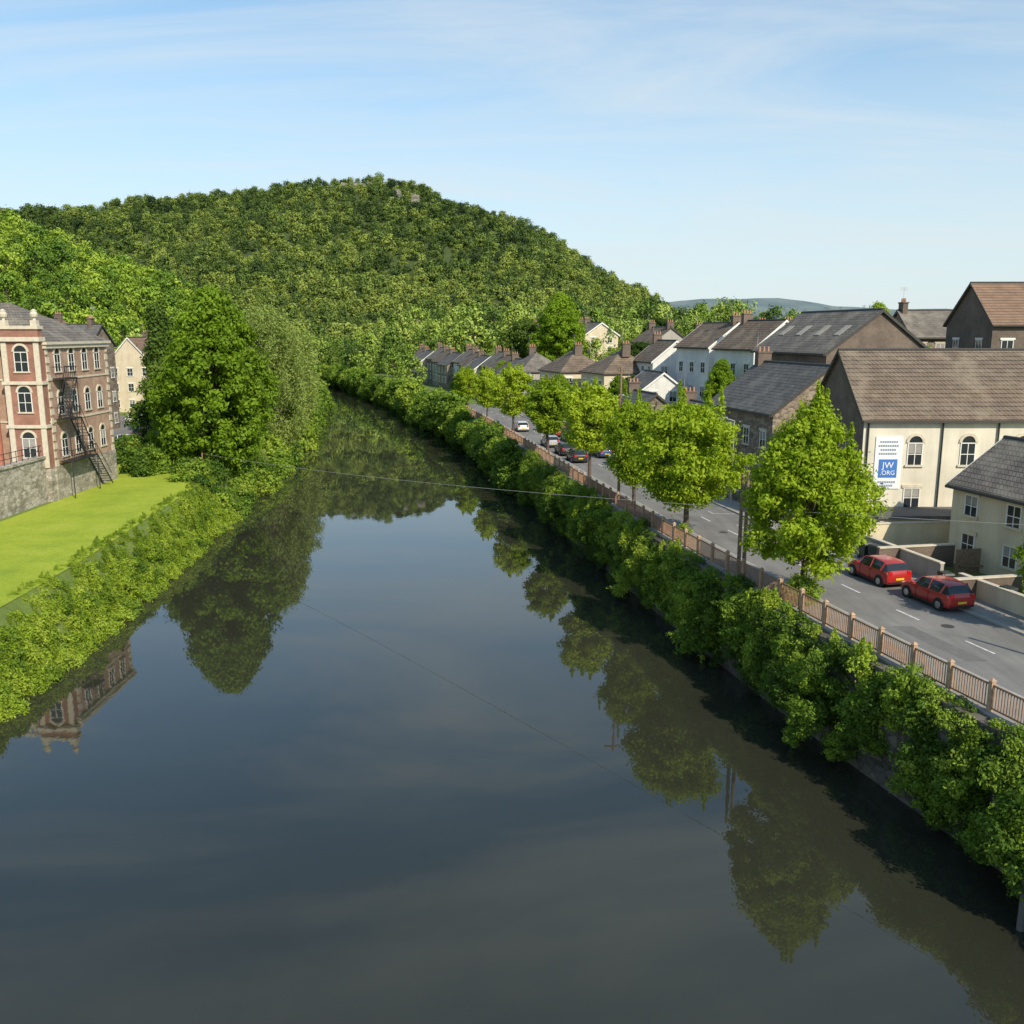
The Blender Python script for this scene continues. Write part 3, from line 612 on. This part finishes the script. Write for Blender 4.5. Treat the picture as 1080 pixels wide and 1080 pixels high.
# ------------------------------------------------------------------ street furniture
def pole(name,x,y,z,h,arms=True,r=.13):
    e=empty(name,(x,y,z)); mb=MB(); mb.cyl((0,0,-.2),(0,0,h),r,r*.7,10); mb.obj('shaft',[M['wood']],e)
    if arms:
        mb=MB(); mb.box(-.7,.7,-.05,.05,h-.55,h-.43)
        for k in(-.6,-.2,.2,.6): mb.cyl((k,0,h-.43),(k,0,h-.25),.04,.03,6)
        mb.obj('crossarm',[M['wood']],e)
pole('utility_pole',8.9,76,ZP,11.5)
pole('utility_pole',13.7,54.2,ZP,6.0,False); pole('utility_pole',14.2,54.9,ZP,6.0,False)
pole('utility_pole',4.5,120,ZP,9)
def lamp(x,y,z,h=7,side=1):
    e=empty('street_lamp',(x,y,z)); mb=MB(); mb.cyl((0,0,0),(0,0,1.2),.1,.09,10); mb.cyl((0,0,1.2),(0,0,h),.06,.045,10); mb.cyl((0,0,h),(-side*.9,0,h+.25),.04,.035,8); mb.obj('column',[M['kerb']],e)
    mb=MB(); mb.box(-side*.9-.3,-side*.9+.3,-.12,.12,h+.18,h+.32); mb.obj('lantern',[M['kerb']],e)
for y_ in(77,106,140): lamp(float(rail(y_))+RW1+1.2,y_,ZP)
def cable(name,p0,p1,sag,r=.02):
    mb=MB(); p0=Vector(p0);p1=Vector(p1); n=24; P=[p0.lerp(p1,i/n)-Vector((0,0,sag*4*(i/n)*(1-i/n))) for i in range(n+1)]
    for a,bb in zip(P[:-1],P[1:]): mb.cyl(a,bb,r,r,5)
    mb.obj(name,[M['kerb']])
cable('overhead_cable',(-35,104,6.0),(27,34,12.0),.9,.013)
pole('utility_pole',-35.2,104.2,ZL-.6,3.0,False)
pole('utility_pole',27.1,33.9,ZR,7.4,False)
mb=MB(); mb.cyl((16.9,27.5,-1.5),(16.9,27.5,1.75),.13,.12,12); mb.cyl((16.9,27.5,1.75),(16.9,27.5,1.85),.17,.15,12); mb.obj('mooring_post',[plain('dark_post',(.12,.115,.105),.9)])
def gwall(name,pts,z,h,mat,t=.22,cap=True):
    mb=MB()
    for (x0,y0),(x1,y1) in zip(pts[:-1],pts[1:]):
        a=Vector((x0,y0,0));c=Vector((x1,y1,0));d=(c-a).normalized();n=Vector((d.y,-d.x,0))*t/2
        mb.prism([a-n+Vector((0,0,z-.3)),a+n+Vector((0,0,z-.3)),c+n+Vector((0,0,z-.3)),c-n+Vector((0,0,z-.3))],[a-n+Vector((0,0,z+h)),a+n+Vector((0,0,z+h)),c+n+Vector((0,0,z+h)),c-n+Vector((0,0,z+h))],0)
        if cap:
            n=n*1.5; mb.prism([a-n+Vector((0,0,z+h+.003)),a+n+Vector((0,0,z+h+.003)),c+n+Vector((0,0,z+h+.003)),c-n+Vector((0,0,z+h+.003))],[a-n+Vector((0,0,z+h+.08)),a+n+Vector((0,0,z+h+.08)),c+n+Vector((0,0,z+h+.08)),c-n+Vector((0,0,z+h+.08))],1)
    mb.obj(name,[mat,M['sandtrim']])
fx=lambda y:(float(rail(y))+RW1+2.2,y)
gwall('garden_wall',[fx(38),fx(42),fx(46),fx(50)],ZR,1.1,M['cream'])
gwall('garden_wall',[fx(51.5),fx(54),fx(57),fx(60)],ZR,1.3,M['grey'])
gwall('garden_wall',[fx(60),(25.0,60.5),(30,61)],ZR,1.8,M['cream'])
gwall('garden_wall',[(22.4,55),(27.5,56)],ZR,1.4,M['brownbrick']); gwall('garden_wall',[(25.6,42),(29,42.7)],ZR,1.2,M['cream'])
gwall('garden_wall',[(24,48.4),(28.8,49.4)],ZR,1.2,M['brownbrick'])
gwall('garden_wall',[fx(y) for y in range(62,76,3)],ZR,1.1,M['stone'])
gwall('garden_wall',[fx(y) for y in range(78,150,6)],ZR,1.0,M['pennant'])
mb=MB()
for k in range(26):
    x_=26.8+k*.12; mb.box(x_,x_+.09,54.2+k*.025,54.24+k*.025,ZR,ZR+1.5)
mb.box(26.8,29.9,54.25,54.3,ZR+.4,ZR+.5); mb.obj('trellis_fence',[M['wood']])
def bin_(x,y):
    e=empty('wheelie_bin',(x,y,ZP),RNG.uniform(0,.6)); mb=MB()
    mb.prism([(-.24,-.28,.08),(.24,-.28,.08),(.24,.28,.08),(-.24,.28,.08)],[(-.29,-.35,1.0),(.29,-.35,1.0),(.29,.35,1.0),(-.29,.35,1.0)])
    mb.prism([(-.31,-.38,1.0),(.31,-.38,1.0),(.31,.38,1.0),(-.31,.38,1.0)],[(-.28,-.33,1.1),(.28,-.33,1.1),(.28,.3,1.13),(-.28,.3,1.13)])
    for s in(-.27,.27): mb.cyl((s-.03,.3,.12),(s+.03,.3,.12),.12,.12,10)
    mb.cyl((-.25,.42,1.0),(.25,.42,1.0),.025,.025,6); mb.obj('bin_body',[M['binm']],e)
for x_,y_ in [(26.8,44.0),(26.9,43.2),(26.1,46.9),(24.2,49.9),(22.6,57.5),(22.9,56.7)]: bin_(x_,y_)

# ------------------------------------------------------------------ trees
T_l1=tree_mesh('lime_a',10.8,1.8,3.5,'egg',260,170,.125,M['leaf_lime'],3,(.12,.22),.2,spiky=30)
T_l2=tree_mesh('lime_b',9.6,2.4,4.1,'round',230,150,.14,M['leaf_lime'],5,(.13,.23),.2,spiky=16)
T_l3=tree_mesh('lime_c',9.4,3.0,3.0,'round',110,140,.16,M['leaf_lime'],9,(.16,.28),.16,spiky=8)
st='street_tree'
place(st,T_l1,(15.8,48.6,ZP)); place(st,T_l2,(12.4,64.5,ZP),1.0,(.98,.98,.98)); place(st,T_l2,(10.2,76,ZP),2.6,(.72,.72,.9))
place(st,T_l3,(7.6,90,ZP),.4); place(st,T_l3,(4.2,108,ZP),2,(1.1,1.1,.95)); place(st,T_l3,(0.2,130,ZP),4,1.02); place(st,T_l3,(-4,149,ZP),5,.9); place(st,T_l3,(-8.2,168,ZP),1,.85)
place(st,T_l3,(25.9,42.2,ZP),3,.58)
T_big=tree_mesh('broad_a',21,.8,7.4,'egg',460,130,.25,M['leaf_mid'],11,(.09,.17),.4)
T_wil=tree_mesh('willow_a',20,.5,7.5,'round',300,130,.26,M['leaf_willow'],12,(.10,.2),.4,droop=2.5,asp=.3)
T_dark=tree_mesh('broad_b',18,1.5,7.4,'round',260,110,.32,M['leaf_dark'],13,(.11,.2),.4)
T_con=tree_mesh('conifer_a',20,1,4.2,'cone',160,120,.28,M['leaf_dark'],14,(.2,.32),.3)
place('broadleaf_tree',T_big,(-34.8,109,ZL-.5),0,(1.04,1.04,1.04)); place('broadleaf_tree',T_big,(-39,116,ZL-.5),2.2,(.8,.8,.82)); place('broadleaf_tree',T_dark,(-46,132,ZL),2,.75)
place('willow_tree',T_wil,(-36.5,139,ZL-2),1,(.9,.9,1.12)); place('willow_tree',T_wil,(-40,162,ZL-1),3,(.95,.95,.95))
place('conifer_tree',T_con,(-52,138,ZL)); place('conifer_tree',T_con,(-55,150,ZL),1,.9)
place('broadleaf_tree',T_big,(10.5,205,9.5),0,(1.05,1.05,.9)); place('broadleaf_tree',T_dark,(3,216,8),2,.8)
place('broadleaf_tree',T_big,(52,134,11),1,(.5,.5,.62)); place('broadleaf_tree',T_dark,(24,175,8),3,.55); place('broadleaf_tree',T_big,(27,120,8),3,.4)
place('broadleaf_tree',T_dark,(33,210,12),3,.6); place('broadleaf_tree',T_big,(-2,196,ZR),3,.42); place('broadleaf_tree',T_big,(14.5,126,ZR),1,.42)
place('broadleaf_tree',T_dark,(19,146,6),2,.38); place('broadleaf_tree',T_big,(8,153,6),2,.33); place('broadleaf_tree',T_dark,(40,112,10),1,.45)
B=[tree_mesh('bush_%d'%i,1.9,.0,1.1,'round',22,52,.095,M['leaf_bank'],20+i,(.25,.42)) for i in range(4)]
BD=[tree_mesh('ivy_%d'%i,1.8,.0,1.0,'round',20,45,.085,M['leaf_dark'],25+i,(.25,.42)) for i in range(2)]
BG=[tree_mesh('grassy_bush_%d'%i,1.5,.0,1.1,'round',22,48,.095,M['leaf_grassy'],40+i,(.25,.42)) for i in range(4)]
BS=[tree_mesh('spray_bush_%d'%i,2.3,.0,.95,'egg',20,46,.10,M['leaf_grassy'],45+i,(.2,.36),spiky=9,droop=.5) for i in range(2)]
BL=[tree_mesh('bigbush_%d'%i,2.6,.0,1.6,'round',26,56,.16,M['leaf_bank'],30+i,(.25,.4)) for i in range(3)]
P=[];Sx=[]
for y in np.arange(6,110,.15):
    g=np.sin(y*.9)+np.sin(y*.37+1)
    u=RNG.uniform()**.7; z=1.2+3.4*u
    if g>1.55 and u<.7: continue
    amp=.65+.4*np.sin(y*.5)
    P.append((float(rail(y))-1.15-RNG.uniform(.0,1.5)*amp*(1.3-.5*u)*(1.3 if y<45 else 1),y+RNG.uniform(-.3,.3),z-.9)); Sx.append(RNG.uniform(.4,1.05))
for y in np.arange(8,110,.6):
    P.append((float(rail(y))-.95+RNG.uniform(-.4,.1),y,ZR-.85+RNG.uniform(-.35,.3))); Sx.append(RNG.uniform(.45,.85))
scatter('bank_shrubs',P,Sx,RNG.uniform(0,6.28,len(P)),B+BD[:1]+BS[:1])
P=[];Sx=[]
for y in np.arange(6,110,.3):
    if np.sin(y*.55)+np.sin(y*.23)>.9: continue
    P.append((float(rail(y))-1.2-RNG.uniform(0,.5),y,RNG.uniform(-.2,2.2))); Sx.append(RNG.uniform(.35,.75))
scatter('wall_ivy_shade',P,Sx,RNG.uniform(0,6.28,len(P)),BD)  # extra dark ivy, its leaf colour deepens the shade near the waterline
P=[];Sx=[]
for y in np.arange(110,400,.7):
    z=RNG.uniform(.2,4.2); P.append((float(rail(y))-1.4-RNG.uniform(0,1.6)*(1+(y>170)),y,z-.6)); Sx.append(RNG.uniform(.7,1.5+(y>160)*.6))
scatter('far_bank_shrubs',P,Sx,RNG.uniform(0,6.28,len(P)),BL)
P=[];Sx=[]
for y in np.arange(20,100,.06):
    d=RNG.uniform(-.9,3.3); z=(ZL*np.clip(d/2.4,0,1)**.8)-.7
    s=RNG.uniform(.4,.95)*(1 if d<1.5 else .62)
    if d>2.4: s*=.7; z+=.35
    P.append((float(Lw(y))-d,y,z)); Sx.append(s)
scatter('riverbank_shrubs',P,Sx,RNG.uniform(0,6.28,len(P)),BG+B[:1]+BS)
P=[];Sx=[]
for y in np.arange(96,400,.45):
    d=RNG.uniform(-1.2,5 if y<115 else 7); z=ZL*np.clip(d/3.5,0,1)**.8-.9
    P.append((float(Lw(y))-d,y,z)); Sx.append(RNG.uniform(.6,1.3+(y>130)*.4+(y>150)*.8))
for k in range(90): P.append((RNG.uniform(-60,-38),RNG.uniform(112,118),ZL-.5)); Sx.append(RNG.uniform(.7,1.3))
for k in range(16): P.append((RNG.uniform(-42.5,-39),RNG.uniform(101,112),ZL-.4)); Sx.append(RNG.uniform(.7,1.3))
scatter('far_riverbank_shrubs',P,Sx,RNG.uniform(0,6.28,len(P)),BL)
P=[];Sx=[]
for k in range(520):
    y=RNG.uniform(62,260); o=RNG.uniform(11,75); x=float(rail(y))+o
    if 24<x<51 and 56<y<77: continue
    P.append((x,y,float(gR(o,y))-.3)); Sx.append(RNG.uniform(.4,1.5))
for (x,y,s) in [(15.3,47.9,.55),(15.7,47.5,.5),(16.1,48.0,.45),(12.1,63.6,.4),(30.0,59.3,.5),(27.5,47.2,.5),(28.4,45.5,.6)]: P.append((x,y,ZP)); Sx.append(s)
scatter('garden_shrubs',P,Sx,RNG.uniform(0,6.28,len(P)),BL)

# ------------------------------------------------------------------ hills
hx=[-1400,-900,-476,-360,-222,-148,-92,-37,5,32,55,92,129,146,170,260]; hz=[95,110,112,116,133,139,138,132,119,103,83,55,31,18,4,0]
def H1(x,y):
    h=np.interp(x,hx,hz); n=4*np.sin(x*.021+y*.013)+3*np.sin(x*.05-y*.031+1)+2*np.sin(y*.07+x*.02)+6*np.sin(x*.012-y*.009)+5*np.sin(x*.033+2)*np.sin(y*.02)
    s=ss(350,880,y)*.75+.25*ss(560,900,y)
    return 2+(h+n*np.clip(h/40,0,1))*s*(1-.5*ss(950,1600,y))
gx,gy=np.meshgrid(np.arange(-1400,300,14.0),np.arange(340,1600,14.0)); sheet('wooded_hill',gx,gy,H1(gx,gy),M['hillfloor'])
def H2(x,y):
    return 1+np.interp(x,[-420,-300,-188,-163,-142,-124,-100,-84],[135,98,52,44,35,28,13,2])*ss(120,330,y)*(1-ss(345,500,y))
gx,gy=np.meshgrid(np.arange(-420,-70,8.0),np.arange(120,500,8.0)); sheet('wooded_hillside',gx,gy,H2(gx,gy),M['hillfloor'])
gx,gy=np.meshgrid(np.arange(200,5200,60.0),np.arange(3000,5000,100.0))
hz3=(105+35*np.sin(gx*.0019+.3)+9*np.sin(gx*.008)+4*np.sin(gx*.02+gy*.01))*ss(3000,3700,gy)*ss(200,650,gx+gy*.0)+8
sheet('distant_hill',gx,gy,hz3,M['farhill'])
mb=MB(); rg=np.random.default_rng(3)
for (x0,x1,yc) in [(-175,-120,820),(-100,-60,805),(-48,-30,795),(-10,10,785)]:
    x=x0
    while x<x1:
        w=rg.uniform(3,8); h=rg.uniform(7,12); y=yc+rg.uniform(-4,4); z=float(H1(x,y))
        mb.prism([(x,y,z-3),(x+w,y+rg.uniform(-2,2),z-3),(x+w,y+8,z-3),(x,y+8,z-3)],[(x+rg.uniform(0,1.5),y+1,z+h),(x+w-rg.uniform(0,1.5),y+1.5,z+h*rg.uniform(.7,1)),(x+w-1,y+8,z+h*.9),(x+1,y+8,z+h*.9)],0); x+=w*rg.uniform(.8,2.2)
mb.obj('crag_rocks',[M['rock']])
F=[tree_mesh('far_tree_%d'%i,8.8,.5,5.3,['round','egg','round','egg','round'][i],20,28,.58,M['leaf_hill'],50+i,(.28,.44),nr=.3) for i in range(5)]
def jit(x0,x1,y0,y1,s):
    a,b_=np.meshgrid(np.arange(x0,x1,s),np.arange(y0,y1,s)); a=a.ravel()+RNG.uniform(-s*.6,s*.6,a.size); b_=b_.ravel()+RNG.uniform(-s*.6,s*.6,b_.size); return a,b_
a,b_=jit(-640,240,345,960,7.3); z=H1(a,b_); k=(np.abs(a/b_)<.68)&(z>5)&~((b_>775)&(b_<825)&(np.sin(a*.11)+np.sin(a*.043+b_*.02)>1.2)&(a>-190)&(a<20)); a,b_,z=a[k],b_[k],z[k]
sc=RNG.uniform(.5,1.25,len(a))*(1+.15*np.sin(a*.05)*np.sin(b_*.06))
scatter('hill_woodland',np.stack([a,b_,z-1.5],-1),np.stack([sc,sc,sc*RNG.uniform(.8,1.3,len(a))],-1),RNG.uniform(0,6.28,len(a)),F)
def mkv(nm,mat,s0): return [tree_mesh('%s_%d'%(nm,i),11,.5,5.2,['round','egg','round','egg'][i],36,34,.42,M[mat],s0+i,(.22,.36),.2,nr=.4) for i in range(4)]
FS=mkv('slope_tree','leaf_slope',90); FV=mkv('valley_tree','leaf_valley',70)
a,b_=jit(-330,-80,150,480,7.2); z=H2(a,b_); k=(z>2.5); a,b_,z=a[k],b_[k],z[k]
scatter('hillside_woodland',np.stack([a,b_,z-1.0],-1),RNG.uniform(.5,1.2,len(a)),RNG.uniform(0,6.28,len(a)),FS)
a,b_=jit(-220,90,178,400,9.0)
rr=RNG.uniform(size=len(a))
k=((a<Lw(b_)-7)&((b_>205)|(a<-95)|(a>Lw(b_)-20)))|((a>rail(b_)+4)&(b_>300))|((b_>395)&(a<Lw(b_)-5))|((a>rail(b_)+21)&(b_>195)&(rr<.3))|((a>rail(b_)+3)&(a<rail(b_)+9)&(b_>190)&(rr<.12))
a,b_=a[k],b_[k]; z=np.array([gz(x,y) for x,y in zip(a,b_)]); sc=RNG.uniform(.5,1.5,len(a)); sc[(a>rail(b_))&(b_<300)]*=.58
scatter('valley_trees',np.stack([a,b_,z-.5],-1),sc,RNG.uniform(0,6.28,len(a)),FV)

# ------------------------------------------------------------------ light / world / camera
EL,AZ=radians(37),radians(148)
sd=Vector((sin(AZ)*cos(EL),cos(AZ)*cos(EL),sin(EL)))
li=bpy.data.lights.new('sun','SUN'); li.energy=5.0; li.angle=radians(.5); li.color=(1,.90,.73)
so=link(bpy.data.objects.new('sun',li)); so.rotation_euler=(-sd).to_track_quat('-Z','Y').to_euler(); so.location=(30,-60,80)
w=bpy.data.worlds.new('World'); scene.world=w; w.use_nodes=True; nt=w.node_tree
bg=nt.nodes['Background']; sky=N(nt,'ShaderNodeTexSky'); sky.sky_type='NISHITA'; sky.sun_disc=False; sky.sun_elevation=EL; sky.sun_rotation=AZ; sky.altitude=100; sky.air_density=1.0; sky.dust_density=.6; sky.ozone_density=1.2
tc=N(nt,'ShaderNodeTexCoord'); sp=N(nt,'ShaderNodeSeparateXYZ'); nt.links.new(tc.outputs['Generated'],sp.inputs[0])
zz=N(nt,'ShaderNodeMath',operation='ADD'); nt.links.new(sp.outputs[2],zz.inputs[0]); zz.inputs[1].default_value=.12
mx=N(nt,'ShaderNodeMath',operation='MAXIMUM'); nt.links.new(zz.outputs[0],mx.inputs[0]); mx.inputs[1].default_value=.05
dx=N(nt,'ShaderNodeMath',operation='DIVIDE'); nt.links.new(sp.outputs[0],dx.inputs[0]); nt.links.new(mx.outputs[0],dx.inputs[1])
dy=N(nt,'ShaderNodeMath',operation='DIVIDE'); nt.links.new(sp.outputs[1],dy.inputs[0]); nt.links.new(mx.outputs[0],dy.inputs[1])
cb=N(nt,'ShaderNodeCombineXYZ'); nt.links.new(dx.outputs[0],cb.inputs[0]); nt.links.new(dy.outputs[0],cb.inputs[1])
mp=N(nt,'ShaderNodeMapping'); mp.inputs['Rotation'].default_value=(0,0,radians(40)); mp.inputs['Scale'].default_value=(.45,1.3,1); mp.inputs['Location'].default_value=(.6,.3,0); nt.links.new(cb.outputs[0],mp.inputs[0])
cn=N(nt,'ShaderNodeTexNoise'); cn.inputs['Scale'].default_value=1.2; cn.inputs['Detail'].default_value=10; cn.inputs['Roughness'].default_value=.62; cn.inputs['Distortion'].default_value=.9; nt.links.new(mp.outputs[0],cn.inputs['Vector'])
cf=ramp(nt,cn.outputs['Fac'],[(.42,(0,0,0)),(.74,(.68,.68,.68))])
blue=mixc(nt,1,sky.outputs[0],(.74,1.12,1.24),'MULTIPLY')
hz_=ramp(nt,sp.outputs[2],[(.0,(.9,.9,.9)),(.10,(.74,.74,.74)),(.25,(.32,.32,.32)),(.45,(0,0,0))])
base=mixc(nt,hz_,blue,(5.4,5.9,6.1))
res=mixc(nt,cf,base,(5.4,5.9,6.1))
nt.links.new(res,bg.inputs[0]); bg.inputs[1].default_value=.14
cam=bpy.data.cameras.new('camera'); cam.sensor_width=36; cam.lens=974/1080*36; cam.clip_end=12000; cam.clip_start=.2
co=link(bpy.data.objects.new('camera',cam)); co.location=(0,0,19.5); co.rotation_euler=(radians(79),0,0); scene.camera=co
scene.view_settings.view_transform='Standard'; scene.view_settings.look='None'; scene.view_settings.exposure=0
